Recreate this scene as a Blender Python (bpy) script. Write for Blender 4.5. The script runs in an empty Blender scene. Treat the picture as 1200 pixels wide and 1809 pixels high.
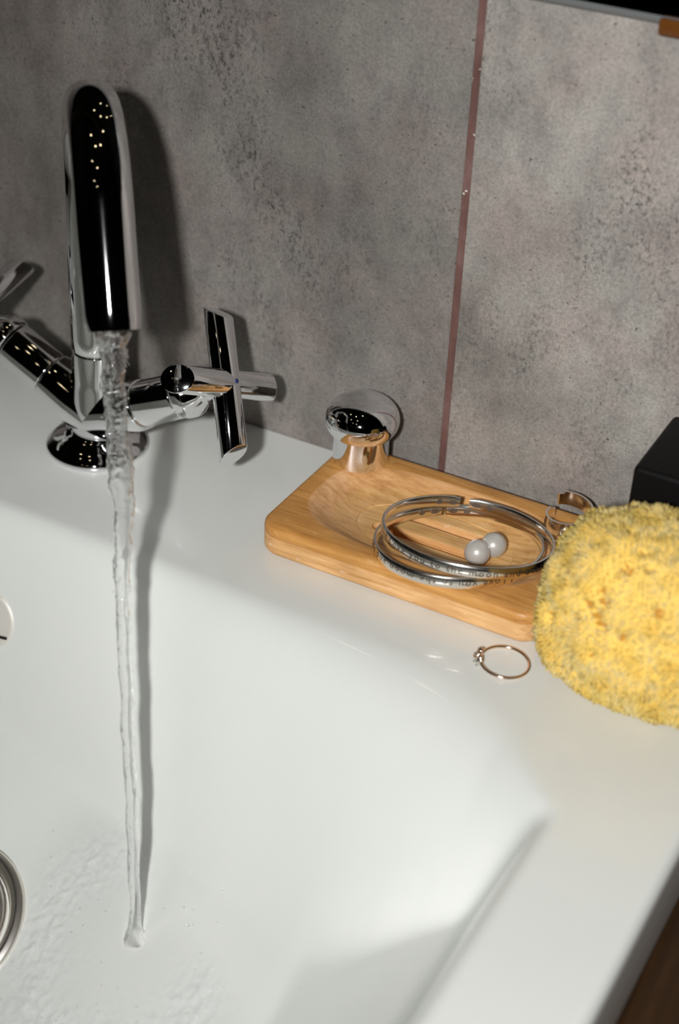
import bpy, bmesh, math, random
from mathutils import Vector, Matrix, noise
random.seed(7)
PI = math.pi
U = 0.01                                   # everything below is written in centimetres
SC = bpy.context.scene
COL = SC.collection

# ------------------------------------------------------------------ camera
cam_pos = Vector((0.232942, -0.545296, 0.373774))
cam_r = Vector((0.875157, 0.482125, 0.040691))
cam_f = Vector((-0.382791, 0.741367, -0.551222))
cam_u = Vector((-0.295925, 0.466829, 0.833366))
cd = bpy.data.cameras.new('camera')
cam = bpy.data.objects.new('camera', cd)
COL.objects.link(cam)
M = Matrix.Identity(4)
for i in range(3):
    M[i][0] = cam_r[i]; M[i][1] = cam_u[i]; M[i][2] = -cam_f[i]; M[i][3] = cam_pos[i]
cam.matrix_world = M
cd.sensor_fit = 'VERTICAL'
cd.sensor_width = 24; cd.sensor_height = 36
cd.lens = 2818.4 / 1809 * 36
cd.clip_start = 0.01
cd.dof.use_dof = True
cd.dof.focus_distance = 0.645
cd.dof.aperture_fstop = 6.3
SC.camera = cam

# ------------------------------------------------------------------ world, flash, exposure
w = bpy.data.worlds.new('world'); SC.world = w; w.use_nodes = True
w.node_tree.nodes['Background'].inputs[0].default_value = (0.9, 0.95, 1.0, 1)
w.node_tree.nodes['Background'].inputs[1].default_value = 0.0006
fl = bpy.data.lights.new('camera_flash', 'SPOT')
fl.shadow_soft_size = 0.02
fl.spot_size = math.radians(60); fl.spot_blend = 1.0
fl.energy = 30
fl.color = (0.985, 0.985, 0.985)
flo = bpy.data.objects.new('camera_flash', fl); COL.objects.link(flo)
fp = cam_pos - cam_f * 0.22 - cam_r * 0.100 - cam_u * 0.012
aim = cam_pos + cam_f * 0.66 + cam_r * 0.04 - cam_u * 0.01
flo.location = fp
flo.rotation_euler = (aim - fp).to_track_quat('-Z', 'Y').to_euler()
SC.view_settings.view_transform = 'Standard'
SC.view_settings.look = 'None'
SC.view_settings.exposure = 0.0
SC.view_settings.gamma = 1.0
SC.view_settings.use_curve_mapping = False

# ------------------------------------------------------------------ material helpers
def mat(name, col=(0.8, 0.8, 0.8), rough=0.5, metal=0.0, **kw):
    m = bpy.data.materials.new(name); m.use_nodes = True
    b = m.node_tree.nodes['Principled BSDF']
    b.inputs['Base Color'].default_value = (*col, 1)
    b.inputs['Roughness'].default_value = rough
    b.inputs['Metallic'].default_value = metal
    for k, v in kw.items():
        b.inputs[k.replace('_', ' ')].default_value = v
    return m
def nt(m): return m.node_tree.nodes, m.node_tree.links, m.node_tree.nodes['Principled BSDF']
def add(n, t, **kw):
    x = n.new(t)
    for k, v in kw.items(): setattr(x, k, v)
    return x
def coords(n, l, scale=(1, 1, 1)):
    tc = n.new('ShaderNodeTexCoord'); mp = n.new('ShaderNodeMapping')
    mp.inputs['Scale'].default_value = scale
    l.new(tc.outputs['Object'], mp.inputs['Vector'])
    return mp.outputs['Vector']
def noise_tex(n, l, vec, scale, detail=6, rough=0.6, dist=0.0):
    t = n.new('ShaderNodeTexNoise')
    t.inputs['Scale'].default_value = scale; t.inputs['Detail'].default_value = detail
    t.inputs['Roughness'].default_value = rough; t.inputs['Distortion'].default_value = dist
    l.new(vec, t.inputs['Vector'])
    return t.outputs['Fac']
def ramp(n, l, fac, stops, interp='LINEAR'):
    r = n.new('ShaderNodeValToRGB'); e = r.color_ramp.elements
    r.color_ramp.interpolation = interp
    while len(e) < len(stops): e.new(0.5)
    for i, (p, c) in enumerate(stops):
        e[i].position = p; e[i].color = (*c, 1) if len(c) == 3 else c
    l.new(fac, r.inputs['Fac'])
    return r.outputs['Color']
def mix(n, l, a, b, fac, mode='MIX'):
    x = n.new('ShaderNodeMix'); x.data_type = 'RGBA'; x.blend_type = mode
    for s, v in ((0, fac), (6, a), (7, b)):
        if hasattr(v, 'is_linked') or hasattr(v, 'links'): l.new(v, x.inputs[s])
        elif s == 0: x.inputs[0].default_value = v
        else: x.inputs[s].default_value = (*v, 1)
    return x.outputs[2]
def bump(n, l, b, h, strength=0.3, dist=0.001):
    x = n.new('ShaderNodeBump'); x.inputs['Strength'].default_value = strength
    x.inputs['Distance'].default_value = dist
    l.new(h, x.inputs['Height']); l.new(x.outputs['Normal'], b.inputs['Normal'])

def concrete(name, seed, shade=1.0):
    m = mat(name, rough=0.62); n, l, b = nt(m)
    tc = n.new('ShaderNodeTexCoord')
    def vec(s):
        mp = n.new('ShaderNodeMapping'); mp.inputs['Scale'].default_value = s
        mp.inputs['Location'].default_value = (seed, seed * 0.7, seed * 1.3)
        l.new(tc.outputs['Object'], mp.inputs['Vector']); return mp.outputs['Vector']
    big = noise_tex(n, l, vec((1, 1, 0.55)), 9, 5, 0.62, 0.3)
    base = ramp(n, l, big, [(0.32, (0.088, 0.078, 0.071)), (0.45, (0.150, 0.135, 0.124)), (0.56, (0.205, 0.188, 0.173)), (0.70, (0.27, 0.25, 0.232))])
    mid = noise_tex(n, l, vec((1, 1, 0.7)), 55, 8, 0.68, 0.2)
    c1 = mix(n, l, base, ramp(n, l, mid, [(0.28, (0.62, 0.61, 0.61)), (0.5, (0.98, 0.98, 0.98)), (0.72, (1.18, 1.17, 1.15))]), 0.8, 'MULTIPLY')
    tint = noise_tex(n, l, vec((1, 1, 1)), 26, 4)
    c1b = mix(n, l, c1, ramp(n, l, tint, [(0.4, (0.97, 1.0, 0.97)), (0.62, (1.05, 0.98, 0.96))]), 0.8, 'MULTIPLY')
    sp = noise_tex(n, l, vec((1, 1, 0.6)), 620, 6, 0.75, 0.15)
    where = noise_tex(n, l, vec((1, 1, 0.45)), 15, 6, 0.66, 0.5)
    thr = n.new('ShaderNodeMath'); thr.operation = 'MULTIPLY'
    a1 = ramp(n, l, sp, [(0.50, (0, 0, 0)), (0.62, (1, 1, 1))]); a2 = ramp(n, l, where, [(0.49, (0, 0, 0)), (0.68, (1, 1, 1))])
    l.new(a1, thr.inputs[0]); l.new(a2, thr.inputs[1])
    c2 = mix(n, l, c1b, (0.035, 0.032, 0.03), thr.outputs[0])
    pits = noise_tex(n, l, vec((1, 1, 1)), 700, 2, 0.5)
    pm = ramp(n, l, pits, [(0.69, (0, 0, 0)), (0.74, (1, 1, 1))])
    c3 = mix(n, l, c2, (0.06, 0.055, 0.05), pm)
    fine = noise_tex(n, l, vec((1, 1, 1)), 800, 4, 0.8)
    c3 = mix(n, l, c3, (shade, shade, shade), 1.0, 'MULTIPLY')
    c4 = mix(n, l, c3, ramp(n, l, fine, [(0.3, (0.62, 0.62, 0.62)), (0.7, (1.34, 1.34, 1.34))]), 0.8, 'MULTIPLY')
    l.new(c4, b.inputs['Base Color'])
    bump(n, l, b, mid, 0.12, 0.0006)
    return m

def bamboo(name):
    m = mat(name, rough=0.42); n, l, b = nt(m)
    v = coords(n, l, (5, 60, 60)); g = noise_tex(n, l, v, 6, 8, 0.7, 0.4)
    c = ramp(n, l, g, [(0.25, (0.36, 0.17, 0.05)), (0.45, (0.56, 0.30, 0.105)), (0.6, (0.66, 0.39, 0.16)), (0.78, (0.74, 0.49, 0.24))])
    v2 = coords(n, l, (3, 330, 330)); g2 = noise_tex(n, l, v2, 5, 4, 0.6, 0.1)
    c = mix(n, l, c, ramp(n, l, g2, [(0.28, (0.55, 0.44, 0.34)), (0.44, (1, 1, 1))]), 0.75, 'MULTIPLY')
    lo = noise_tex(n, l, coords(n, l, (9, 14, 9)), 4, 3, 0.5)
    c = mix(n, l, c, ramp(n, l, lo, [(0.35, (0.82, 0.76, 0.68)), (0.65, (1.12, 1.1, 1.08))]), 0.8, 'MULTIPLY')
    # worn pale scuffs
    sc = noise_tex(n, l, coords(n, l, (40, 90, 90)), 3, 5, 0.65)
    c = mix(n, l, c, (0.74, 0.56, 0.40), ramp(n, l, sc, [(0.64, (0, 0, 0)), (0.72, (0.7, 0.7, 0.7))]))
    l.new(c, b.inputs['Base Color']); bump(n, l, b, g2, 0.15, 0.0004)
    return m

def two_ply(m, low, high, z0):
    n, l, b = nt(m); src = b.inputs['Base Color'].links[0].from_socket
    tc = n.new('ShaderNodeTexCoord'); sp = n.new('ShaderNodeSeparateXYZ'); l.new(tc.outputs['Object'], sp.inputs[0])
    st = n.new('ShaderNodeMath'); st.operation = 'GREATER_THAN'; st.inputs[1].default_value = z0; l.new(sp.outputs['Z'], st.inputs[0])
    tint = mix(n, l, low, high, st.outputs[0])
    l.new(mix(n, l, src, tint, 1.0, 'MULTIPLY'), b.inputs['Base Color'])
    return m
def walnut(name):
    m = mat(name, rough=0.4); n, l, b = nt(m)
    g = noise_tex(n, l, coords(n, l, (60, 4, 60)), 4, 7, 0.65, 0.4)
    c = ramp(n, l, g, [(0.3, (0.018, 0.007, 0.002)), (0.55, (0.040, 0.017, 0.005)), (0.75, (0.07, 0.032, 0.010))])
    l.new(c, b.inputs['Base Color']); return m

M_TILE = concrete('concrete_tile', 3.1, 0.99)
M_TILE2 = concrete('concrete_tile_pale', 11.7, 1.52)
M_GROUT = mat('grout', (0.155, 0.072, 0.06), 0.9)
n, l, b = nt(M_GROUT)
g = noise_tex(n, l, coords(n, l, (1, 1, 0.6)), 60, 6, 0.7)
gc = ramp(n, l, g, [(0.3, (0.10, 0.048, 0.04)), (0.5, (0.15, 0.072, 0.06)), (0.72, (0.22, 0.13, 0.12))])
gs = noise_tex(n, l, coords(n, l), 330, 2, 0.4)
l.new(mix(n, l, gc, (0.6, 0.55, 0.52), ramp(n, l, gs, [(0.765, (0, 0, 0)), (0.775, (1, 1, 1))])), b.inputs['Base Color'])
M_MORTAR = mat('mortar', (0.12, 0.11, 0.1), 0.9)
M_CERAMIC = mat('ceramic', (0.74, 0.75, 0.725), 0.22)
M_CERAMIC.node_tree.nodes['Principled BSDF'].inputs['Coat Weight'].default_value = 0.5
M_CERAMIC.node_tree.nodes['Principled BSDF'].inputs['Coat Roughness'].default_value = 0.04
n, l, b = nt(M_CERAMIC)
cg = noise_tex(n, l, coords(n, l), 14, 4)
l.new(ramp(n, l, cg, [(0.3, (0.735, 0.752, 0.712)), (0.7, (0.765, 0.778, 0.737))]), b.inputs['Base Color'])
M_CHROME = mat('chrome', (0.86, 0.86, 0.87), 0.035, 1.0)
M_CHROME2 = mat('worn_chrome', (0.78, 0.74, 0.68), 0.34, 1.0)
M_OVERFLOW = mat('satin_overflow', (0.80, 0.77, 0.70), 0.5, 0.35)
M_SILVER = mat('silver', (0.86, 0.82, 0.76), 0.17, 1.0)
M_ROSE = mat('rose_gold', (0.80, 0.63, 0.50), 0.16, 1.0)
M_ENGRAVE = mat('engraving', (0.30, 0.26, 0.22), 0.4, 0.9)
M_DARK = mat('dark_gap', (0.012, 0.011, 0.01), 0.6)
M_BLUE = mat('blue_enamel', (0.01, 0.03, 0.16), 0.25)
M_BLACK = mat('black_lacquer', (0.004, 0.0035, 0.0035), 0.5, 0.0, Specular_IOR_Level=0.15)
M_MIRROR = mat('mirror_glass', (0.75, 0.78, 0.77), 0.02, 1.0)
M_GLASSEDGE = mat('mirror_bevel', (0.26, 0.27, 0.27), 0.25, 0.4)
M_COPPER = mat('amber_clip', (0.15, 0.05, 0.008), 0.3, 0.1)
M_CRYSTAL = mat('crystal', (1, 1, 1), 0.02, 0.0, Transmission_Weight=1.0, IOR=1.9)
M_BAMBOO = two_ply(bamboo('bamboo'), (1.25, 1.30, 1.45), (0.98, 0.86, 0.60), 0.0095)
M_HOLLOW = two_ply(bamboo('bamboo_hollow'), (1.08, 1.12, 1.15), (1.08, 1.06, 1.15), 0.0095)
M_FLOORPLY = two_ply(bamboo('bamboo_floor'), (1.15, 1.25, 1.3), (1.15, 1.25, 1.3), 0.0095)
M_WALNUT = walnut('walnut')
M_ROOM = mat('dark_room', (0.035, 0.033, 0.032), 0.8)
M_PEARL = mat('pearl', (0.58, 0.555, 0.51), 0.3, 0.25, Coat_Weight=0.6, Coat_Roughness=0.15)
M_WATER = bpy.data.materials.new('water'); M_WATER.use_nodes = True
n = M_WATER.node_tree.nodes; l = M_WATER.node_tree.links; n.remove(n['Principled BSDF'])
gl = n.new('ShaderNodeBsdfGlass'); gl.inputs['IOR'].default_value = 1.33; gl.inputs['Roughness'].default_value = 0.0
tr = n.new('ShaderNodeBsdfTransparent'); mx = n.new('ShaderNodeMixShader'); mx.inputs[0].default_value = 0.42
l.new(gl.outputs[0], mx.inputs[1]); l.new(tr.outputs[0], mx.inputs[2]); l.new(mx.outputs[0], n['Material Output'].inputs[0])
M_FILM = bpy.data.materials.new('thin_water_film'); M_FILM.use_nodes = True
n = M_FILM.node_tree.nodes; l = M_FILM.node_tree.links; n.remove(n['Principled BSDF'])
gl = n.new('ShaderNodeBsdfGlossy'); gl.inputs['Roughness'].default_value = 0.03
tr = n.new('ShaderNodeBsdfTransparent'); mx = n.new('ShaderNodeMixShader'); fr = n.new('ShaderNodeLayerWeight'); fr.inputs[0].default_value = 0.5
pw = n.new('ShaderNodeMath'); pw.operation = 'POWER'; pw.inputs[1].default_value = 5.0
ma = n.new('ShaderNodeMath'); ma.operation = 'MULTIPLY_ADD'; ma.inputs[1].default_value = 0.9; ma.inputs[2].default_value = 0.04
l.new(fr.outputs['Facing'], pw.inputs[0]); l.new(pw.outputs[0], ma.inputs[0])
df = n.new('ShaderNodeBsdfDiffuse'); df.inputs[0].default_value = (0.9, 0.92, 0.92, 1)
mf = n.new('ShaderNodeMixShader'); at = n.new('ShaderNodeAttribute'); at.attribute_name = 'ripple_white'; l.new(at.outputs['Fac'], mf.inputs[0])  # white mixed into the film colour for the brightness of the ripples
l.new(tr.outputs[0], mf.inputs[1]); l.new(df.outputs[0], mf.inputs[2])
wt = n.new('ShaderNodeAttribute'); wt.attribute_name = 'wet'; wm = n.new('ShaderNodeMath'); wm.operation = 'MULTIPLY'; l.new(wt.outputs['Fac'], wm.inputs[0]); l.new(ma.outputs[0], wm.inputs[1])
l.new(wm.outputs[0], mx.inputs[0]); l.new(mf.outputs[0], mx.inputs[1]); l.new(gl.outputs[0], mx.inputs[2]); l.new(mx.outputs[0], n['Material Output'].inputs[0])
def sponge_mat(name, tip):
    m = mat(name, rough=0.9); n, l, b = nt(m)
    g = noise_tex(n, l, coords(n, l), 115, 5, 0.6)
    s = tip
    c = ramp(n, l, g, [(0.28, (0.88 * s, 0.60 * s, 0.10)), (0.42, (0.95 * s, 0.74 * s, 0.20)), (0.56, (0.96 * s, 0.80 * s, 0.34)), (0.68, (0.96 * s, 0.84 * s, 0.46))])
    l.new(c, b.inputs['Base Color'])
    tl = n.new('ShaderNodeBsdfTranslucent'); l.new(c, tl.inputs[0])
    ms = n.new('ShaderNodeMixShader'); ms.inputs[0].default_value = 0.38
    l.new(b.outputs[0], ms.inputs[1]); l.new(tl.outputs[0], ms.inputs[2]); l.new(ms.outputs[0], n['Material Output'].inputs[0])
    return m
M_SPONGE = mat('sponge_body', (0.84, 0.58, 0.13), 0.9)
M_PORE_SHADE = mat('sponge_pore_shade', (0.50, 0.25, 0.03), 0.9)  # darker orange puts the shade and bounced light inside the pores into colour
M_FIBRE = sponge_mat('sponge_fibre', 1.0)
def emis(name, col, s):
    m = bpy.data.materials.new(name); m.use_nodes = True
    n = m.node_tree.nodes; l = m.node_tree.links; n.remove(n['Principled BSDF'])
    e = n.new('ShaderNodeEmission'); e.inputs[0].default_value = (*col, 1); e.inputs[1].default_value = s
    l.new(e.outputs[0], n['Material Output'].inputs[0]); return m
M_BULB = emis('warm_bulb', (1.0, 0.78, 0.48), 8)

# ------------------------------------------------------------------ mesh helpers (cm in, metres out)
def obj(name, bm, m, parent=None, smooth=True, angle=None):
    """link one bmesh (in world cm) as ONE object with its origin at the foot of its bounds"""
    bm.normal_update()
    vs = [v.co for v in bm.verts]
    lo = Vector((min(v.x for v in vs), min(v.y for v in vs), min(v.z for v in vs)))
    hi = Vector((max(v.x for v in vs), max(v.y for v in vs), max(v.z for v in vs)))
    org = Vector(((lo.x + hi.x) / 2, (lo.y + hi.y) / 2, lo.z))
    for v in bm.verts: v.co = (v.co - org) * U
    me = bpy.data.meshes.new(name); bm.to_mesh(me); bm.free()
    if smooth:
        me.polygons.foreach_set('use_smooth', [True] * len(me.polygons))
        if angle is not None: me.set_sharp_from_angle(angle=math.radians(angle))
    for x in (m if isinstance(m, (list, tuple)) else [m]): me.materials.append(x)
    o = bpy.data.objects.new(name, me); COL.objects.link(o)
    o.location = org * U
    if parent is not None:
        o.parent = parent
        pw = parent.location.copy(); q = parent.parent
        while q is not None: pw += q.location; q = q.parent
        o.location = org * U - pw
    return o
def thing(name, loc, label, cat, group=None):
    o = bpy.data.objects.new(name, None); COL.objects.link(o); o.location = Vector(loc) * U
    o.empty_display_size = 0.02
    return tag(o, label, cat, group)
def tag(o, label=None, cat=None, group=None, kind=None):
    for k, v in (('label', label), ('category', cat), ('group', group), ('kind', kind)):
        if v: o[k] = v
    return o
def box(bm, lo, hi, bev=0.0, seg=2):
    r = bmesh.ops.create_cube(bm, size=1.0)
    for v in r['verts']:
        v.co = Vector([(lo[i] + hi[i]) / 2 + v.co[i] * (hi[i] - lo[i]) for i in range(3)])
    if bev > 0:
        es = {e for v in r['verts'] for e in v.link_edges}
        bmesh.ops.bevel(bm, geom=list(es), offset=bev, segments=seg, affect='EDGES', profile=0.5)
    return bm
def frame_of(t, ref=Vector((0, 0, 1))):
    t = t.normalized()
    if abs(t.dot(ref)) > 0.95: ref = Vector((0, 1, 0))
    a = ref.cross(t).normalized(); return a, t.cross(a)
def rings(bm, loops, caps=(True, True), closed_path=False):
    """skin a list of vertex loops (each a closed list of coordinates)"""
    L = [[bm.verts.new(p) for p in lp] for lp in loops]; k = len(L[0])
    m = len(L) if closed_path else len(L) - 1
    for i in range(m):
        a, b = L[i], L[(i + 1) % len(L)]
        for j in range(k):
            bm.faces.new((a[j], a[(j + 1) % k], b[(j + 1) % k], b[j]))
    if not closed_path:
        if caps[0]: bm.faces.new(L[0][::-1])
        if caps[1]: bm.faces.new(L[-1])
    return L
def lathe(bm, prof, origin, axis, seg=48, caps=(True, True), ref=Vector((0, 0, 1))):
    """prof: list of (distance along the axis, radius)"""
    o = Vector(origin); ax = Vector(axis).normalized(); a, b = frame_of(ax, ref)
    rings(bm, [[o + ax * s + (a * math.cos(2 * PI * j / seg) + b * math.sin(2 * PI * j / seg)) * max(r, 1e-4) for j in range(seg)] for s, r in prof], caps)
    return bm
def fillet(prof, r=0.08, n=4):
    """round the corners of a lathe profile"""
    out = [prof[0]]
    for i in range(1, len(prof) - 1):
        p = [Vector(q) for q in prof[i - 1:i + 2]]
        d0 = (p[0] - p[1]); d1 = (p[2] - p[1]); k = min(r, d0.length * 0.45, d1.length * 0.45)
        a = p[1] + d0.normalized() * k; c = p[1] + d1.normalized() * k
        for j in range(n + 1):
            t = j / n; q = a * (1 - t) ** 2 + p[1] * 2 * t * (1 - t) + c * t * t
            out.append((q.x, q.y))
    out.append(prof[-1]); return out
def tube(bm, pts, rad, seg=32, caps=(True, True), ref=Vector((0.757, 0.654, 0))):
    loops = []; prev = None
    for i, p in enumerate(pts):
        t = (pts[min(i + 1, len(pts) - 1)] - pts[max(i - 1, 0)]).normalized()
        if prev is None: a, b = frame_of(t, ref)
        else:
            a = (prev - t * prev.dot(t)).normalized(); b = t.cross(a)
        prev = a
        r = rad[i] if isinstance(rad, (list, tuple)) else rad
        loops.append([p + (a * math.cos(2 * PI * j / seg) + b * math.sin(2 * PI * j / seg)) * r for j in range(seg)])
    return rings(bm, loops, caps)
def lerp_table(tb, x):
    if x <= tb[0][0]: return tb[0][1]
    for (x0, y0), (x1, y1) in zip(tb, tb[1:]):
        if x <= x1:
            t = (x - x0) / (x1 - x0); return y0 + (y1 - y0) * t
    return tb[-1][1]
def smooth_table(tb, x, h=1.2):
    return sum(lerp_table(tb, x + d * h) for d in (-1, -.5, 0, .5, 1)) / 5
def smin(a, b, k):
    h = max(k - abs(a - b), 0) / k; return min(a, b) - h * h * k * 0.25
def smax(a, b, k): return -smin(-a, -b, k)

# ------------------------------------------------------------------ room shell
bm = bmesh.new(); box(bm, (-120, 0.95, -85), (130, 9, 150)); wall = obj('wall_back', bm, M_MORTAR, smooth=False); tag(wall, kind='structure')
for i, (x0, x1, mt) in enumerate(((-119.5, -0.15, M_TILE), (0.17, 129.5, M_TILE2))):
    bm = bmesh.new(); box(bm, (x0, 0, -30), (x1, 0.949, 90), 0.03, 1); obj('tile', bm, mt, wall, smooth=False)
bm = bmesh.new(); box(bm, (-0.149, 0.05, -29.9), (0.169, 0.949, 89.9)); obj('grout_line', bm, M_GROUT, wall, smooth=False)
for nm, lo, hi in (('floor', (-120, -260, -93), (130, 9, -85)), ('ceiling', (-120, -260, 150), (130, 9, 158)),
                   ('wall_left', (-128, -260, -85), (-120, 9, 150)), ('wall_right', (130, -260, -85), (138, 9, 150)),
                   ('wall_front', (-120, -268, -85), (130, -260, 150))):
    bm = bmesh.new(); box(bm, lo, hi); tag(obj(nm, bm, M_ROOM, smooth=False), kind='structure')

# ------------------------------------------------------------------ washbasin
XC = -14.4
T_YB = [(-14.4, -12.1), (-9, -12.3), (-3.7, -12.7), (1.9, -13.2), (5.9, -13.9), (8.8, -15.0), (10.5, -15.8), (12, -16.6), (14, -18)]
T_TAN = [(-14.4, 3.4), (-9, 2.6), (-3.7, 2.0), (1.9, 1.47), (5.9, 1.15), (8.8, 1.25), (10.5, 1.6), (12, 2.2)]
T_ZF = [(-14.4, -10.4), (-7, -10.0), (-3.7, -9.2), (1.9, -7.8), (5.9, -6.3), (8.8, -5.0), (10.5, -4.1), (12, -3.4)]
def bowl_z(x, y):
    xs = XC + abs(x - XC)
    zf = smooth_table(T_ZF, xs) + 0.45 * (max(y, -29) + 18.0) * max(0.0, min(1.0, (11 - xs) / 6)) - 0.5 * min(0, y + 29)
    zb = -smooth_table(T_TAN, xs, 1.5) * (smooth_table(T_YB, xs, 1.5) - y)
    zr = -3.0 * (11.85 - xs)
    zq = -3.0 * (y + 41)
    z = smax(zf, zb, 0.6); z = smax(z, zr, 1.2); z = smax(z, zq, 1.5)
    k = 3.0 - 1.7 * max(0, min(1, (xs - 9.0) / 2.5))
    return smin(z, 0.0, k)
BX0, BX1, BY0, BY1 = -45.2, 16.4, -46.0, -0.05
def basin_z(x, y):
    z = bowl_z(x, y); r = 0.45
    for d in (BX1 - x, x - BX0, y - BY0):
        if d < r: z -= r - math.sqrt(max(0, r * r - (r - d) ** 2))
    return z
def axis_vals(a, b, step, fine):
    n_ = int((b - a) / step); v = [a + (b - a) * i / n_ for i in range(n_ + 1)]
    return sorted(set(v + [a + f for f in fine] + [b - f for f in fine]))
fine = (0.015, 0.06, 0.13, 0.22, 0.33, 0.45)
xs_ = axis_vals(BX0, BX1, 0.26, fine); ys_ = axis_vals(BY0, BY1, 0.26, fine)
bm = bmesh.new()
G = [[bm.verts.new((x, y, basin_z(x, y))) for y in ys_] for x in xs_]
B = [[bm.verts.new((x, y, min(-3.6, basin_z(x, y) - 0.9))) for y in (ys_[0], ys_[-1])] for x in xs_]
nx, ny = len(xs_), len(ys_)
for i in range(nx - 1):
    for j in range(ny - 1):
        bm.faces.new((G[i][j], G[i + 1][j], G[i + 1][j + 1], G[i][j + 1]))
# outer skirt and the underside rim
def skirt(line):
    low = [bm.verts.new((v.co.x, v.co.y, -3.3)) for v in line]
    inn = [bm.verts.new((v.co.x + (0.3 if v.co.x < XC else -0.3) * (1 if v.co.x in (BX0, BX1) else 0), v.co.y, -3.6)) for v in line]
    for a, b in zip(range(len(line) - 1), range(1, len(line))):
        bm.faces.new((line[a], line[b], low[b], low[a])); bm.faces.new((low[a], low[b], inn[b], inn[a]))
for v in [q for col in B for q in col]: bm.verts.remove(v)
skirt([G[-1][j] for j in range(ny)]); skirt([G[0][j] for j in range(ny - 1, -1, -1)])
skirt([G[i][0] for i in range(nx)]); skirt([G[i][-1] for i in range(nx - 1, -1, -1)])
bmesh.ops.recalc_face_normals(bm, faces=bm.faces)
basin = obj('washbasin', bm, M_CERAMIC, angle=70)
tag(basin, 'glossy white ceramic washbasin with a sloping bowl under the running tap', 'washbasin')
# overflow cover on the back slope
def slope_frame(x, y):
    e = 0.2; gx = (bowl_z(x + e, y) - bowl_z(x - e, y)) / (2 * e); gy = (bowl_z(x, y + e) - bowl_z(x, y - e)) / (2 * e)
    return Vector((x, y, bowl_z(x, y))), Vector((-gx, -gy, 1)).normalized()
p, nrm = slope_frame(-14.3, -13.45)
bm = bmesh.new(); lathe(bm, fillet([(-0.3, 1.25), (0.06, 1.25), (0.12, 1.12), (0.16, 0.0)], 0.05), p, nrm, 40)
ov = obj('overflow_cover', bm, M_OVERFLOW, basin, angle=40)
a, b_ = frame_of(nrm)
bm = bmesh.new()
c0 = p + nrm * 0.15
slot = [c0 + a * s + b_ * (-0.62 + 0.10 * (abs(s) / 1.0) ** 2) for s in [-1 + 0.1 * i for i in range(21)]]
rings(bm, [[q - b_ * 0.06 - nrm * 0.05, q + b_ * 0.06 - nrm * 0.05, q + b_ * 0.06 + nrm * 0.03, q - b_ * 0.06 + nrm * 0.03] for q in slot])
tag(obj('overflow_slot', bm, M_DARK, ov, smooth=False), 'dark slot across the overflow cover')
# drain
DRX, DRY = -10.2, -22.4
dp, dn = slope_frame(DRX, DRY)
bm = bmesh.new(); lathe(bm, fillet([(-0.4, 1.9), (-0.25, 2.3), (-0.2, 2.75), (0.02, 2.9), (0.16, 3.15), (0.04, 3.42), (-0.3, 3.45)], 0.08), dp + dn * 0.2, dn, 64, (True, False))
dr = obj('drain_flange', bm, M_CHROME2, basin, angle=50)
bm = bmesh.new(); lathe(bm, fillet([(-0.4, 2.66), (0.12, 2.66), (0.26, 2.5), (0.34, 0.6), (0.34, 0.0)], 0.1), dp + dn * 0.1, dn, 48)
obj('drain_plug', bm, M_CHROME2, basin, angle=50)

# ------------------------------------------------------------------ walnut counter with a cut-out
bm = bmesh.new()
o_ = [(-60, -50), (60, -50), (60, -0.06), (-60, -0.06)]; i_ = [(-44.4, -45.2), (15.9, -45.2), (15.9, -1), (-44.4, -1)]
T = [[bm.verts.new((x, y, z)) for x, y in lp] for z in (-4.35, -7.5) for lp in (o_, i_)]
for k in range(4):
    j = (k + 1) % 4
    bm.faces.new((T[0][k], T[0][j], T[1][j], T[1][k])); bm.faces.new((T[2][j], T[2][k], T[3][k], T[3][j]))
    bm.faces.new((T[0][j], T[0][k], T[2][k], T[2][j])); bm.faces.new((T[1][k], T[1][j], T[3][j], T[3][k]))
bmesh.ops.bevel(bm, geom=list(bm.edges), offset=0.08, segments=2, affect='EDGES')
counter = obj('vanity_counter', bm, M_WALNUT, smooth=False)
tag(counter, 'dark walnut vanity counter below the right edge of the white basin', 'counter')
for sx in (-58, 54):
    bm = bmesh.new(); box(bm, (sx, -48, -84.9), (sx + 4, -1, -7.52), 0.1, 1); obj('side_panel', bm, M_WALNUT, counter, smooth=False)
bm = bmesh.new(); lathe(bm, [(0, 2.0), (4, 2.0), (71, 2.0)], (DRX, DRY, -84.9), (0, 0, 1), 24)
obj('waste_pipe', bm, M_CHROME2, basin)
for sx in (-44.6, 15.4):
    bm = bmesh.new(); box(bm, (sx, -44, -4.34), (sx + 0.9, -2, -3.55)); obj('support_rail', bm, M_DARK, basin, smooth=False)

# ------------------------------------------------------------------ mixer tap
tap = thing('mixer_tap', (-14.4, -5.4, 0), 'chrome mixer tap with a curved spout and cross handles, water running', 'tap')
bm = bmesh.new(); lathe(bm, fillet([(0.0, 2.2), (0.12, 2.28), (0.3, 2.26), (0.62, 1.95), (0.95, 1.35), (1.2, 1.15)], 0.16, 5), (-14.42, -5.42, 0.0), (0, 0, 1), 64)
obj('base_flange', bm, M_CHROME, tap)
J = Vector((-14.3, -5.4, 1.65))
RISE = Vector((0.17, 0.09, 15.0)).normalized()
bm = bmesh.new(); lathe(bm, fillet([(-0.85, 1.15), (-0.5, 1.25), (0.6, 1.2), (1.8, 1.08), (3.3, 1.05), (3.36, 0.99)], 0.2, 5), J, RISE, 48)
obj('tap_body', bm, M_CHROME, tap)
DIR = Vector((0.654, -0.757, 0)).normalized()
R_, ZC, TL = 3.9, 12.9, 4.56
path = []
top = J + RISE * 3.36; foot = J + RISE * ((ZC - J.z) / RISE.z)
for i in range(12): path.append(top.lerp(foot, i / 12))
lean = foot - Vector((J.x, J.y, ZC))
END = math.radians(153)
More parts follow.
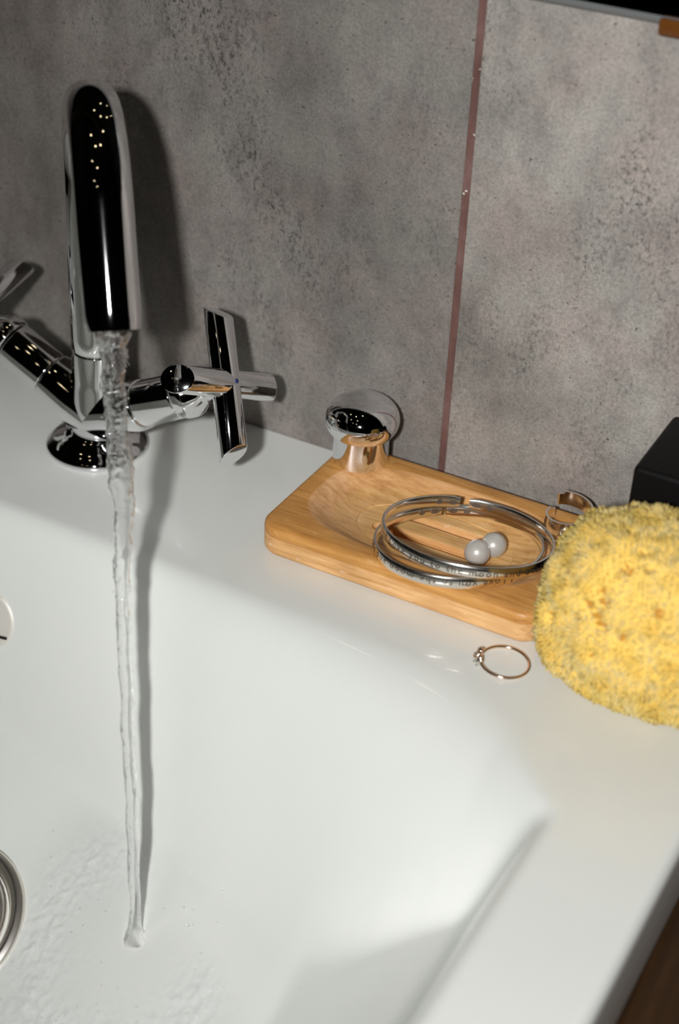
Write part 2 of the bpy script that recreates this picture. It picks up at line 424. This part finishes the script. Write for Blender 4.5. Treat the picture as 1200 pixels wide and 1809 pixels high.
for i in range(61):
    th = END * i / 60; path.append(foot + DIR * (R_ - R_ * math.cos(th)) + Vector((0, 0, R_ * math.sin(th))))
tdir = DIR * math.sin(END) * 1.0 + Vector((0, 0, math.cos(END)))
tdir = (DIR * math.sin(math.radians(27)) - Vector((0, 0, math.cos(math.radians(27))))).normalized()
arc_end = path[-1].copy()
for i in range(1, 15): path.append(arc_end + tdir * (TL - lean.length * 0.0) * i / 14)
bm = bmesh.new()
TR = 1.06
P2 = [path[0] - RISE * 0.0, path[0] + RISE * 0.03, path[0] + RISE * 0.07] + path[1:]
rr = [TR - 0.08, TR - 0.02] + [TR] * (len(P2) - 4) + [TR, TR - 0.04]
L = tube(bm, P2, rr, 48, (True, False))
# rolled outlet lip and recess
e_ = path[-1]; a, b_ = frame_of(tdir, Vector((0.757, 0.654, 0)))
last = L[-1]
for off, r in ((0.0, 0.93), (-0.45, 0.9), (-0.46, 0.05)):
    ring_ = [bm.verts.new(e_ + tdir * off + (v.co - e_).normalized() * r) for v in L[-1]]
    for j in range(48): bm.faces.new((last[j], last[(j + 1) % 48], ring_[(j + 1) % 48], ring_[j]))
    last = ring_
bm.faces.new(last)
obj('spout', bm, M_CHROME, tap, angle=60)
OUT = e_ + tdir * 0.05
def handle_side(sgn, roll, cold):
    el = math.radians(28.0); az = math.radians(1.4)
    ax = Vector((sgn * math.cos(el) * math.cos(az), sgn * math.cos(el) * math.sin(az), math.sin(el)))
    h = Vector((0, 0, 1)).cross(ax).normalized(); wv = ax.cross(h)
    b1 = wv * math.cos(roll) + h * math.sin(roll); b2 = h * math.cos(roll) - wv * math.sin(roll)
    bm = bmesh.new()
    lathe(bm, fillet([(-0.5, 0.8), (-0.1, 1.24), (1.2, 1.24), (2.2, 1.17), (2.75, 1.1), (2.8, 1.0)], 0.2), J, ax, 48)
    arm = obj('valve_arm', bm, M_CHROME, tap, angle=50)
    bm = bmesh.new()
    lathe(bm, fillet([(2.81, 0.9), (2.83, 1.03), (5.0, 1.0), (5.05, 0.8)], 0.06), J, ax, 48)
    obj('valve_sleeve', bm, M_CHROME, tap, angle=50)
    bm = bmesh.new()
    lathe(bm, fillet([(5.06, 0.85), (5.1, 1.08), (5.6, 1.08), (6.05, 0.72), (6.3, 0.5), (7.0, 0.48)], 0.14), J, ax, 48)
    hub = obj('cross_handle', bm, M_CHROME, tap, angle=50)
    c = J + ax * 7.42; r = 0.6; Lh = 3.05
    for d, oth in ((b1, b2), (b2, b1)):
        bm = bmesh.new(); loops = []
        seg = 40
        def ring_at(s, e, rad):
            out = []
            for j in range(seg):
                q = (ax * math.cos(2 * PI * j / seg) + oth * math.sin(2 * PI * j / seg)) * rad
                sl = e * (-0.6) * q.dot(ax)
                out.append(c + d * (s + sl) + q)
            return out
        for s, e, rad in ((-Lh, -1, 0.0), (-Lh, -1, r * 0.9), (-Lh + 0.02, -1, r * 0.96), (-Lh + 0.07, -1, r), (0, 0, r), (Lh - 0.07, 1, r), (Lh - 0.02, 1, r * 0.96), (Lh, 1, r * 0.9), (Lh, 1, 0.0)):
            loops.append(ring_at(s, e, max(rad, 0.01)))
        bb = rings(bm, loops)
        bmesh.ops.recalc_face_normals(bm, faces=bm.faces)
        obj('handle_bar', bm, M_CHROME, hub, angle=35)
    if cold:
        bm = bmesh.new(); lathe(bm, [(0.55, 0.1), (0.615, 0.1), (0.62, 0.0)], c, ax, 20)
        tag(obj('indicator_dot', bm, M_BLUE, hub), 'small blue dot marking cold')
handle_side(1, math.radians(28.7), True)
handle_side(-1, math.radians(24), False)

# ------------------------------------------------------------------ running water
IMP = Vector((-1.95, -20.85, bowl_z(-1.95, -20.85) + 0.02))
wob = [(0, -0.05), (.06, -.05), (.12, -.03), (.2, .02), (.26, .06), (.3, .14), (.36, .08), (.4, -.02), (.47, -.04), (.54, -.02), (.62, 0), (.7, .02), (.8, .04), (.9, .02), (1, 0)]
wid = [(0, .62), (.02, .52), (.05, .42), (.12, .38), (.18, .40), (.24, .47), (.29, .40), (.34, .34), (.4, .31), (.5, .26), (.7, .25), (.85, .24), (.95, .20), (.98, .25), (1, .42)]
CEN = []
bm = bmesh.new(); loops = []; NW = 420; SEG = 28
for i in range(NW + 1):
    t = i / NW
    drop = 0.86 * t + 0.14 * t * t
    pos = Vector((OUT.x + (IMP.x - OUT.x) * t, OUT.y + (IMP.y - OUT.y) * t, OUT.z + (IMP.z - OUT.z) * drop))
    pos += Vector(cam_r) * lerp_table(wob, t) * 1.0
    pos += Vector(cam_r) * 0.07 * noise.noise(Vector((t * 16, 3.3, 0)))
    R0 = lerp_table(wid, t); lp = []
    zz = t * 21.0
    amp = 0.5 - 0.22 * min(1, t * 1.6)
    for j in range(SEG):
        an = 2 * PI * j / SEG
        q = Vector((math.cos(an), math.sin(an), 0))
        f1 = noise.noise(Vector((q.x * 0.9, q.y * 0.9, zz * 0.9)) + Vector((7, 1, 0)))
        f2 = noise.noise(Vector((q.x * 2.2, q.y * 2.2, zz * 2.6)))
        f3 = noise.noise(Vector((q.x * 3.2, q.y * 3.2, zz * 6.0))) * (1.0 + 1.2 * max(0, 0.45 - t))
        f4 = noise.noise(Vector((q.x * 6, q.y * 6, zz * 11.0))) * max(0, 0.5 - t)
        f = 1 + amp * (0.55 * f1 + 0.42 * f2 + 0.26 * f3 + 0.35 * f4)
        lp.append(pos + (Vector(cam_r) * q.x + Vector((-0.48, 0.875, 0)) * q.y) * R0 * f)
    loops.append(lp); CEN.append((pos, R0))
rings(bm, loops)
stream = tag(obj('water_stream', bm, M_WATER), 'clear rippling stream of water falling from the curved spout', 'water')
bm = bmesh.new()
for i in range(300):
    t = random.random() ** 1.7; pos, R0 = CEN[int(t * NW)]
    an = random.uniform(0, 2 * PI); k = random.choice((1.0, 1.0, 1.04, 1.1, 1.35 if t < 0.4 else 1.1))
    s_ = random.choice((0.025, 0.03, 0.04, 0.055)) * (1.0 if t < 0.45 else 0.7)
    q = bmesh.ops.create_icosphere(bm, subdivisions=2, radius=s_)
    off = pos + (Vector(cam_r) * math.cos(an) + Vector((-0.48, 0.875, 0)) * math.sin(an)) * R0 * k
    for v in q['verts']: v.co = v.co + off
tag(obj('spray_droplets', bm, M_WATER, stream), kind='stuff')
# thin film and ripples where the water lands
bm = bmesh.new(); NA, NR = 220, 90; grid = []
for i in range(NA):
    an = 2 * PI * i / NA; col = []
    for k in range(NR + 1):
        r = 0.3 + 8.2 * k / NR
        x = IMP.x + math.cos(an) * r; y = IMP.y + math.sin(an) * r
        edge = 3.2 + 0.9 * noise.noise(Vector((math.cos(an) * 2, math.sin(an) * 2, 4)))
        ring_h = math.exp(-((r - edge - 1.0) / 1.3) ** 2)
        rise = max(0.0, min(1.0, (IMP.z + 1.1 - bowl_z(x, y)) / 0.7)); fade = max(0.0, min(1.0, (8.2 - r) / 2.2)) * rise
        hgt = 0.035 + ring_h * (0.09 + 0.16 * noise.noise(Vector((x * 2.6, y * 2.6, 1))) + 0.10 * noise.noise(Vector((x * 5, y * 5, 2)))) + 0.010 * noise.noise(Vector((x * 2, y * 2, 9)))
        fm = ring_h * fade * max(0.0, min(0.5, 0.22 + 0.6 * noise.noise(Vector((x * 3.5, y * 3.5, 6)))))
        col.append((x, y, bowl_z(x, y) + 0.012 + max(0.004, hgt) * fade, fm, fade))
    grid.append(col)
fl_ = bm.verts.layers.float.new('ripple_white'); wl_ = bm.verts.layers.float.new('wet'); V = []
for col in grid:
    V.append([])
    for c in col:
        v = bm.verts.new(c[:3]); v[fl_] = c[3]; v[wl_] = c[4]; V[-1].append(v)
for i in range(NA):
    for k in range(NR):
        ii = (i + 1) % NA
        if max(grid[i][k][4], grid[i][k + 1][4], grid[ii][k][4], grid[ii][k + 1][4]) > 0:
            bm.faces.new((V[i][k], V[i][k + 1], V[ii][k + 1], V[ii][k]))
for v in [v for v in bm.verts if not v.link_faces]: bm.verts.remove(v)
tag(obj('water_film', bm, M_FILM), 'thin rippled sheet of water spreading over the basin floor', 'water', kind='stuff')
# beads of water flung round the landing point
bm = bmesh.new()
for i in range(70):
    an = random.uniform(-PI, PI); r = random.uniform(1.2, 7.5)
    x = IMP.x + math.cos(an) * r; y = IMP.y + math.sin(an) * r
    if y > -17.5: continue
    s = random.choice((0.025, 0.03, 0.04, 0.05))
    q = bmesh.ops.create_icosphere(bm, subdivisions=2, radius=s)
    for v in q['verts']: v.co = Vector((v.co.x, v.co.y, v.co.z * 0.7)) + Vector((x, y, bowl_z(x, y) + 0.05 + s * 0.5))
tag(obj('water_beads', bm, M_WATER), 'tiny water beads scattered round the landing stream', 'water', kind='stuff')

# ------------------------------------------------------------------ bamboo soap dish
CX, CY = 2.0, -4.75; HX, HY, RC, TH = 6.2, 3.85, 0.95, 1.4
def rrect(an, hx, hy, rc):
    """point of a rounded rectangle in direction an (from the centre), by marching outwards"""
    c, s = math.cos(an), math.sin(an)
    lo_, hi_ = 0.0, hx + hy
    for _ in range(40):
        m_ = (lo_ + hi_) / 2; x, y = abs(c * m_), abs(s * m_)
        dx, dy = x - (hx - rc), y - (hy - rc)
        ins = (x <= hx and y <= hy) and not (dx > 0 and dy > 0 and dx * dx + dy * dy > rc * rc)
        if ins: lo_ = m_
        else: hi_ = m_
    return (c * lo_, s * lo_)
def supel(an, hx, hy, e):
    c, s = math.cos(an), math.sin(an)
    k = (abs(c / hx) ** e + abs(s / hy) ** e) ** (-1 / e); return (c * k, s * k)
angs = []
for i in range(160):                      # sample by the outline's own shape so corners stay round
    t = 2 * PI * i / 160; angs.append(math.atan2(math.sin(t) * HY, math.cos(t) * HX))
ca = math.atan2(HY, HX)
for s in (ca, PI - ca, -ca, ca - PI): angs += [s + d * 0.018 for d in range(-7, 8)]
angs = sorted(set(round((x + PI) % (2 * PI) - PI, 4) for x in angs))
FX, FY = 3.4, 1.8
def tray_loop(kind, z, k=1.0):
    out = []
    for an in angs:
        if kind == 'o': x, y = rrect(an, HX - k, HY - k, max(RC - k, 0.2))
        elif kind == 'r': x, y = supel(an, 5.3 + k, 2.95 + k, 3.0)
        elif kind == 'f': x, y = supel(an, FX * k, FY * k, 2.2)
        else:
            a_ = supel(an, 5.3, 2.95, 3.0); b2 = supel(an, FX, FY, 2.2)
            x, y = a_[0] + (b2[0] - a_[0]) * k, a_[1] + (b2[1] - a_[1]) * k
        out.append(Vector((CX + x, CY + y, z)))
    return out
bm = bmesh.new()
lp = [tray_loop('o', 0.0, 0.28), tray_loop('o', 0.04, 0.12), tray_loop('o', 0.16, 0.02), tray_loop('o', 0.3, 0), tray_loop('o', 1.1, 0), tray_loop('o', 1.26, 0.03), tray_loop('o', 1.36, 0.11), tray_loop('o', 1.4, 0.24)]
lp += [tray_loop('r', 1.4, 0.06), tray_loop('r', 1.385, 0.0)]
for k in range(1, 12):
    t = k / 12; lp.append(tray_loop('s', 1.38 - 0.68 * (math.sin(t * PI / 2) ** 1.15), t))
lp += [tray_loop('s', 0.69, 0.985), tray_loop('f', 0.65, 1.0), tray_loop('f', 0.65, 0.9), tray_loop('f', 0.65, 0.02)]
rings(bm, lp)
bmesh.ops.recalc_face_normals(bm, faces=bm.faces)
for f in bm.faces:
    zz = [v.co.z for v in f.verts]; c = f.calc_center_median(); up = all(abs((v.co.x - CX) / 5.45) ** 3 + abs((v.co.y - CY) / 3.1) ** 3 < 1.02 for v in f.verts)
    if up and c.z > 0.1: f.material_index = 2 if max(zz) < 0.66 else 1
dish = obj('soap_dish', bm, [M_BAMBOO, M_HOLLOW, M_FLOORPLY], angle=40)
tag(dish, 'rectangular bamboo soap dish with a hollowed top holding bangles and pearls', 'soap dish')
# two drain slots cut through the hollow
bm = bmesh.new()
for y0, y1 in ((-4.12, -3.56), (-5.45, -4.88)):
    r = (y1 - y0) / 2; yc = (y0 + y1) / 2; xa, xb = -0.62 + r, 4.7 - r
    out = [(xb + r * math.cos(t), yc + r * math.sin(t)) for t in [(-PI / 2 + PI * i / 12) for i in range(13)]]
    out += [(xa + r * math.cos(t), yc + r * math.sin(t)) for t in [(PI / 2 + PI * i / 12) for i in range(13)]]
    rings(bm, [[Vector((x, y, 0.12)) for x, y in out], [Vector((x, y, 1.0)) for x, y in out]])
bmesh.ops.recalc_face_normals(bm, faces=bm.faces)
cut = obj('cutter', bm, M_BAMBOO, smooth=False)
md = dish.modifiers.new('slots', 'BOOLEAN'); md.operation = 'DIFFERENCE'; md.object = cut; md.solver = 'EXACT'
dg = bpy.context.evaluated_depsgraph_get(); dg.update()
nm = bpy.data.meshes.new_from_object(dish.evaluated_get(dg))
dish.modifiers.clear(); dish.data = nm
bpy.data.objects.remove(cut)

# ------------------------------------------------------------------ chrome knob on the dish
KC = Vector((-2.95, -2.0, 1.4))
knob = thing('chrome_stopper', KC, 'polished mushroom-shaped chrome stopper standing on the back corner of the bamboo dish', 'stopper')
bm = bmesh.new(); lathe(bm, fillet([(-0.05, 1.1), (0.0, 1.2), (0.6, 1.2), (1.33, 1.2)], 0.06), KC + Vector((0, 0, -0.02)), (0, 0, 1), 64)
obj('stem', bm, M_CHROME, knob, angle=50)
bm = bmesh.new()
prof = [(1.30, 1.19)]
for i in range(1, 40):
    t = -PI / 2 + 0.9 + (PI - 0.9) * i / 39
    prof.append((2.0 + 1.08 * math.sin(t), 1.6 * max(0.0, math.cos(t)) ** 0.9))
lathe(bm, prof, KC, (0, 0, 1), 64)
obj('cap', bm, M_CHROME, knob)

# ------------------------------------------------------------------ bangles
def bangle(name, c, tx, ty, ro, A_, B_, gap_deg, half_gap, flip, label):
    c = Vector(c); nn = Vector((tx, ty, 1)).normalized()
    e1 = Vector((1, 0, -tx)).normalized(); e2 = nn.cross(e1)
    u_ = e1 * math.cos(ro) + e2 * math.sin(ro); v_ = e2 * math.cos(ro) - e1 * math.sin(ro)
    H_, T_ = 0.5, 0.13
    t0 = math.radians(gap_deg + half_gap); t1 = math.radians(gap_deg - half_gap + 360)
    NS = 150; loops = []
    def at(t):
        p = u_ * (A_ * math.cos(t)) + v_ * (B_ * math.sin(t))
        o = (u_ * (B_ * math.cos(t)) + v_ * (A_ * math.sin(t))).normalized()
        return c + p, o
    for i in range(NS + 1):
        t = t0 + (t1 - t0) * i / NS; p, o = at(t)
        k = 1.0
        dd = min(i, NS - i)
        if dd < 2: k = 0.88
        sec = []
        b = 0.035
        for so, sh in ((-T_ / 2, -H_ + b), (-T_ / 2 + b, -H_), (T_ / 2 - b, -H_), (T_ / 2, -H_ + b), (T_ / 2 + 0.02, -H_ / 2), (T_ / 2, -b), (T_ / 2 - b, 0), (-T_ / 2 + b, 0), (-T_ / 2, -b)):
            sec.append(p + o * so + nn * (-H_ / 2 + (sh + H_ / 2) * k))
        loops.append(sec)
    bm = bmesh.new(); rings(bm, loops); bmesh.ops.recalc_face_normals(bm, faces=bm.faces)
    bo = tag(obj(name, bm, M_SILVER, angle=50), label, 'bangle', 'silver bangles on the dish')
    # oblong recesses and a stud inside each end
    bm = bmesh.new()
    for s in (1, -1):
        for dk, ln in ((5, 3.2), (15, 2.4)):
            tc = (t0 if s > 0 else t1) + s * math.radians(dk); pts = []
            for q in range(9):
                t = tc + math.radians(ln) * (q - 4) / 4; p, o = at(t); hh = 0.11 * math.sqrt(max(0.05, 1 - ((q - 4) / 4.3) ** 2))
                pts.append([p - o * (T_ / 2 - 0.02) + nn * (-H_ / 2 - hh), p - o * (T_ / 2 - 0.02) + nn * (-H_ / 2 + hh), p - o * (T_ / 2 + 0.006) + nn * (-H_ / 2 + hh), p - o * (T_ / 2 + 0.006) + nn * (-H_ / 2 - hh)])
            rings(bm, pts)
    bmesh.ops.recalc_face_normals(bm, faces=bm.faces)
    obj('inner_recesses', bm, M_ENGRAVE, bo, smooth=False)
    # engraved sentence round the outside
    cu = bpy.data.curves.new('txt', 'FONT'); cu.body = 'I Love you to the moon and back'; cu.size = 0.40; cu.space_character = 1.28; cu.resolution_u = 2
    to = bpy.data.objects.new('txt', cu); COL.objects.link(to)
    dg = bpy.context.evaluated_depsgraph_get(); me = bpy.data.meshes.new_from_object(to.evaluated_get(dg))
    bm = bmesh.new(); bm.from_mesh(me)
    bpy.data.objects.remove(to); bpy.data.curves.remove(cu); bpy.data.meshes.remove(me)
    bmesh.ops.subdivide_edges(bm, edges=[e for e in bm.edges if e.calc_length() > 0.12], cuts=1)
    w_ = max(v.co.x for v in bm.verts)
    tab = []; acc = 0; N = 720; st = math.radians(flip['start'])
    pp = at(st)[0]
    for i in range(N):
        t = st + flip['dir'] * 2 * PI * i / N; p, o = at(t); acc += (p - pp).length; pp = p; tab.append((acc, t))
    for v in bm.verts:
        s = v.co.x; t = lerp_table(tab, s); p, o = at(t)
        y = -H_ + 0.12 + v.co.y if flip['dir'] > 0 else -0.12 - v.co.y
        v.co = p + o * (T_ / 2 + 0.022) + nn * y
    r = bmesh.ops.extrude_face_region(bm, geom=list(bm.faces))
    bmesh.ops.recalc_face_normals(bm, faces=bm.faces)
    tag(obj('engraving', bm, M_ENGRAVE, bo, smooth=False), 'engraved sentence running round the outside')
    return bo
bangle('bangle', (3.638, -6.01, 1.868 + 0.03), -0.009, 0.06, 0.659, 3.363, 2.769, 90.3, 1.6, {'start': 297, 'dir': -1}, 'silver open bangle lying flat on the soap dish, beneath the other bangle')
bangle('bangle', (3.964, -5.955, 2.44), 0.018, 0.107, 0.291, 3.386, 2.745, 98.5, 3.3, {'start': 207, 'dir': 1}, 'tilted silver open bangle on top, engraved with a love sentence')

# ------------------------------------------------------------------ pearl studs
for (x, y), r, lb in (((4.22, -5.46), 0.53, 'white pearl stud in the dish, nearer the front of the pair'), ((4.56, -4.62), 0.52, 'white pearl stud in the dish, half hidden behind the front pearl')):
    bm = bmesh.new(); q = bmesh.ops.create_uvsphere(bm, u_segments=40, v_segments=24, radius=r)
    for v in bm.verts: v.co = v.co + Vector((x, y, 0.65 + r))
    po = tag(obj('pearl_earring', bm, M_PEARL), lb, 'earring', 'pearl studs in the soap dish')
    ax = Vector((-0.40, 0.90, 0.0)).normalized(); bm = bmesh.new()
    lathe(bm, [(r - 0.05, 0.16), (r + 0.03, 0.14), (r + 0.04, 0.045), (r + 0.2, 0.04), (r + 0.22, 0.02)], Vector((x, y, 0.65 + r)), ax, 14)
    obj('post', bm, M_SILVER, po)

# ------------------------------------------------------------------ bypass band ring on the dish
bm = bmesh.new(); loops = []; RC0 = Vector((6.75, -2.25, 1.42))
for i in range(91):
    t = math.radians(150 + 350 * i / 90)
    z = 0.0 + 0.62 * (i / 90) ** 1.3; hw = 0.62 if 3 < i < 87 else 0.5
    o = Vector((math.cos(t), math.sin(t), 0)); p = RC0 + o * (0.90 + 0.04 * (i / 90)) + Vector((0, 0, z))
    loops.append([p - o * 0.05, p + o * 0.05, p + o * 0.07 + Vector((0, 0, hw / 2)), p + o * 0.05 + Vector((0, 0, hw)), p - o * 0.05 + Vector((0, 0, hw)), p - o * 0.06 + Vector((0, 0, hw / 2))])
rings(bm, loops); bmesh.ops.recalc_face_normals(bm, faces=bm.faces)
band = tag(obj('band_ring', bm, M_SILVER, angle=50), 'wide silver wrap-around band ring standing by the sponge at the dish corner', 'ring')
t = math.radians(282); o = Vector((math.cos(t), math.sin(t), 0))
bm = bmesh.new(); lathe(bm, fillet([(0, 0.2), (0.06, 0.2), (0.09, 0.16), (0.04, 0.13), (0.05, 0.0)], 0.02), RC0 + o * 0.96 + Vector((0, 0, 0.42)), o, 24)
obj('rivet', bm, M_CHROME2, band)

# ------------------------------------------------------------------ thin ring with stones
RC1 = Vector((7.55, -10.0, 0.0)); ring = thing('finger_ring', RC1, 'thin rose gold ring with small clear stones lying on the white basin', 'ring')
bm = bmesh.new(); pts = []
for i in range(73):
    t = math.radians(207 + 350 * i / 72); pts.append(RC1 + Vector((0.92 * math.cos(t), 0.92 * math.sin(t), 0.12 + 0.05 * math.cos(t - 3.4))))
tube(bm, pts, 0.06, 12, ref=Vector((0, 0, 1)))
obj('hoop', bm, M_ROSE, ring)
for k, (an, dz, rr_) in enumerate(((190, 0.30, 0.88), (202, 0.22, 0.98), (213, 0.14, 0.86))):
    t = math.radians(an); c = RC1 + Vector((math.cos(t) * rr_, math.sin(t) * rr_, 0.06 + dz))
    bm = bmesh.new(); lathe(bm, [(-0.02, 0.09), (0.02, 0.13), (0.12, 0.14), (0.13, 0.11)], c, (math.cos(t), math.sin(t), 0.25), 14)
    st = obj('setting', bm, M_ROSE, ring)
    bm = bmesh.new(); lathe(bm, [(0.0, 0.02), (0.1, 0.12), (0.15, 0.115), (0.19, 0.07)], c + Vector((math.cos(t), math.sin(t), 0.25)).normalized() * 0.02, (math.cos(t), math.sin(t), 0.25), 8)
    tag(obj('stone', bm, M_CRYSTAL, st, smooth=False), 'clear faceted stone')
for dx in (-0.02, 0.14):
    bm = bmesh.new(); t = math.radians(205); c = RC1 + Vector((math.cos(t) * 1.0 + dx, math.sin(t) * 1.0 - dx, 0.0))
    tube(bm, [c + Vector((-.10, -0.10, 0.055)), c + Vector((-0.03, -0.02, 0.25)), c + Vector((0.03, 0.02, 0.46))], 0.055, 10, ref=Vector((1, 0, 0)))
    obj('prong_bar', bm, M_SILVER, ring)

# ------------------------------------------------------------------ sea sponge
SP = Vector((12.5, -8.75, 3.5)); SR = Vector((4.15, 3.25, 3.65))
def sponge_pt(d):
    d = d.normalized()
    k = (abs(d.x) ** 3 + abs(d.y) ** 3 + abs(d.z) ** 3) ** (-1 / 3)
    p = Vector((d.x * SR.x, d.y * SR.y, d.z * SR.z)) * (0.55 * k + 0.45)
    lump = 0.34 * noise.noise(d * 1.7 + Vector((3, 1, 5))) + 0.20 * noise.noise(d * 4.2 + Vector((1, 8, 2))) + 0.10 * noise.noise(d * 9 + Vector((4, 2, 2)))
    p = p * (1 + 0.22 * lump)
    # furrow that runs across the front below the crown
    fz = p.z - (0.95 + 0.25 * math.sin(d.x * 3.0))
    if d.y < 0.35: p = p * (1 - 0.055 * math.exp(-(fz / 0.28) ** 2))
    # pores
    for q, s, dep in PORES:
        a = d.angle(q)
        if a < s * 2.5: p = p * (1 - dep * math.exp(-(a / s) ** 2))
    return SP + p
PORES = []
for i in range(15):
    v = Vector((random.uniform(-1, 0.8), random.uniform(-1, 0.1), random.uniform(-0.7, 0.9))).normalized()
    PORES.append((v, random.uniform(0.025, 0.05), random.uniform(0.06, 0.14)))
for v, q in (((-.318, -.874, .367), .05), ((-.398, -.821, .41), .042), ((-.719, -.694, .047), .05), ((-.496, -.833, .243), .032), ((-.279, -.918, .281), .055),
             ((-.17, -.608, .776), .045), ((-.004, -.55, .835), .03), ((-.312, -.764, .564), .03), ((0, -1, -.03), .03), ((.275, -.961, -.018), .03)):
    PORES.insert(0, (Vector(v).normalized(), q, 0.16))
bm = bmesh.new(); bmesh.ops.create_icosphere(bm, subdivisions=6, radius=1.0)
for v in bm.verts:
    v.co = sponge_pt(v.co)
    if v.co.z < 0.12: v.co.z = 0.12 + 0.02 * (v.co.z - 0.12)
    if v.co.y > -5.15: v.co.y = -5.15 + (v.co.y + 5.15) * 0.15
bm.normal_update()
spots = [(v.co.copy(), v.normal.copy()) for v in bm.verts if v.co.z > 0.05]
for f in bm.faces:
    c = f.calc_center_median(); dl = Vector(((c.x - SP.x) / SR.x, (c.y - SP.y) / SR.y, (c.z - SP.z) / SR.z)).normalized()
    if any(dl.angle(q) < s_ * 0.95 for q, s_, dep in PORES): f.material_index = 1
sponge = tag(obj('sea_sponge', bm, [M_SPONGE, M_PORE_SHADE]), 'fluffy yellow natural sea sponge resting on the basin beside the dish', 'sponge')
from mathutils.kdtree import KDTree
random.shuffle(spots)
clumps = []
kd0 = {}
for p, nrm in spots:                       # clump centres kept about a third of a centimetre apart
    key = (int(p.x / 0.30), int(p.y / 0.30), int(p.z / 0.30))
    if key in kd0: continue
    kd0[key] = 1; clumps.append((p, nrm))
kd = KDTree(len(clumps))
for i, (p, nrm) in enumerate(clumps): kd.insert(p, i)
kd.balance()
bm = bmesh.new()
for p, nrm in spots:
    dloc = Vector(((p.x - SP.x) / SR.x, (p.y - SP.y) / SR.y, (p.z - SP.z) / SR.z)).normalized()
    if any(dloc.angle(q) < s * 1.1 for q, s, dep in PORES[:60]) and random.random() < 0.8: continue
    c, i, dist = kd.find(p)
    tipv = c + clumps[i][1] * ((0.15 + 0.22 * max(0.0, noise.noise(c * 1.6) + 0.35)) if p.z > 0.5 else 0.08)
    tip = (p + nrm * 0.06).lerp(tipv, 0.5) + Vector((random.uniform(-.06, .06), random.uniform(-.06, .06), random.uniform(-.06, .06)))
    d = (tip - p); L_ = d.length
    if L_ < 0.04: continue
    d.normalize(); a, b_ = frame_of(d); wd = random.uniform(0.055, 0.08)
    bs = [bm.verts.new(p - d * 0.04 + (a * math.cos(q) + b_ * math.sin(q)) * wd) for q in (0, 2.09, 4.19)]
    ms = [bm.verts.new(p + d * L_ * 0.7 + (a * math.cos(q) + b_ * math.sin(q)) * wd * 0.8) for q in (0.4, 2.5, 4.6)]
    tp = bm.verts.new(p + d * L_)
    for j in range(3):
        k = (j + 1) % 3
        bm.faces.new((bs[j], bs[k], ms[k], ms[j])); bm.faces.new((ms[j], ms[k], tp))
for v in bm.verts:
    if v.co.z < 0.02: v.co.z = 0.02
tag(obj('fibre_tufts', bm, M_FIBRE, sponge), kind='stuff')

# ------------------------------------------------------------------ black box by the wall
bm = bmesh.new(); box(bm, (9.72, -4.75, 0.01), (18.5, -0.12, 6.7), 0.22, 4)
tag(obj('storage_box', bm, M_BLACK, angle=40), 'plain black box standing against the tiled wall behind the sponge', 'box')

# ------------------------------------------------------------------ mirror above
mir = thing('wall_mirror', (10, -0.3, 21.5), 'mirror dark, with a grey lower edge, at the top of the tiled wall', 'mirror')
bm = bmesh.new(); box(bm, (-55, -0.55, 21.82), (75, -0.02, 85)); obj('glass', bm, M_MIRROR, mir, smooth=False)
bm = bmesh.new()
rings(bm, [[Vector((x, -0.02, 21.5)), Vector((x, -0.4, 21.5)), Vector((x, -0.55, 21.64)), Vector((x, -0.55, 21.81)), Vector((x, -0.02, 21.81))] for x in (-55, 75)])
bmesh.ops.recalc_face_normals(bm, faces=bm.faces); obj('bevelled_edge', bm, M_GLASSEDGE, mir, smooth=False)
bm = bmesh.new(); box(bm, (6.95, -0.85, 21.3), (10.4, -0.56, 21.8), 0.1, 2); box(bm, (6.95, -0.8, 21.22), (10.4, -0.02, 21.49), 0.06, 2)
tag(obj('mirror_clip', bm, M_COPPER, mir, angle=40), 'amber brown clip under the mirror edge')

# ------------------------------------------------------------------ ceiling spotlights (they make the warm dots in the chrome)
k = 0
for x, y in ((-62, -40), (-22, -50), (9, -24), (-48, -105), (4, -98), (-26, -165), (13, -170)):
    t = thing('ceiling_spotlight', (x, y, 149.4), 'small round warm ceiling spotlight above the washbasin', 'lamp', 'round ceiling spotlights')
    bm = bmesh.new(); lathe(bm, fillet([(0, 4.2), (0.3, 4.2), (0.55, 4.0), (0.59, 0.0)], 0.1), (x, y, 149.4), (0, 0, 1), 32); obj('spotlight_rim', bm, M_CHROME2, t)
    bm = bmesh.new(); lathe(bm, [(-1.2, 0.05), (-1.0, 1.3), (-0.3, 2.2), (-0.02, 2.3)], (x, y, 149.4), (0, 0, 1), 24); obj('bulb', bm, M_BULB, t)
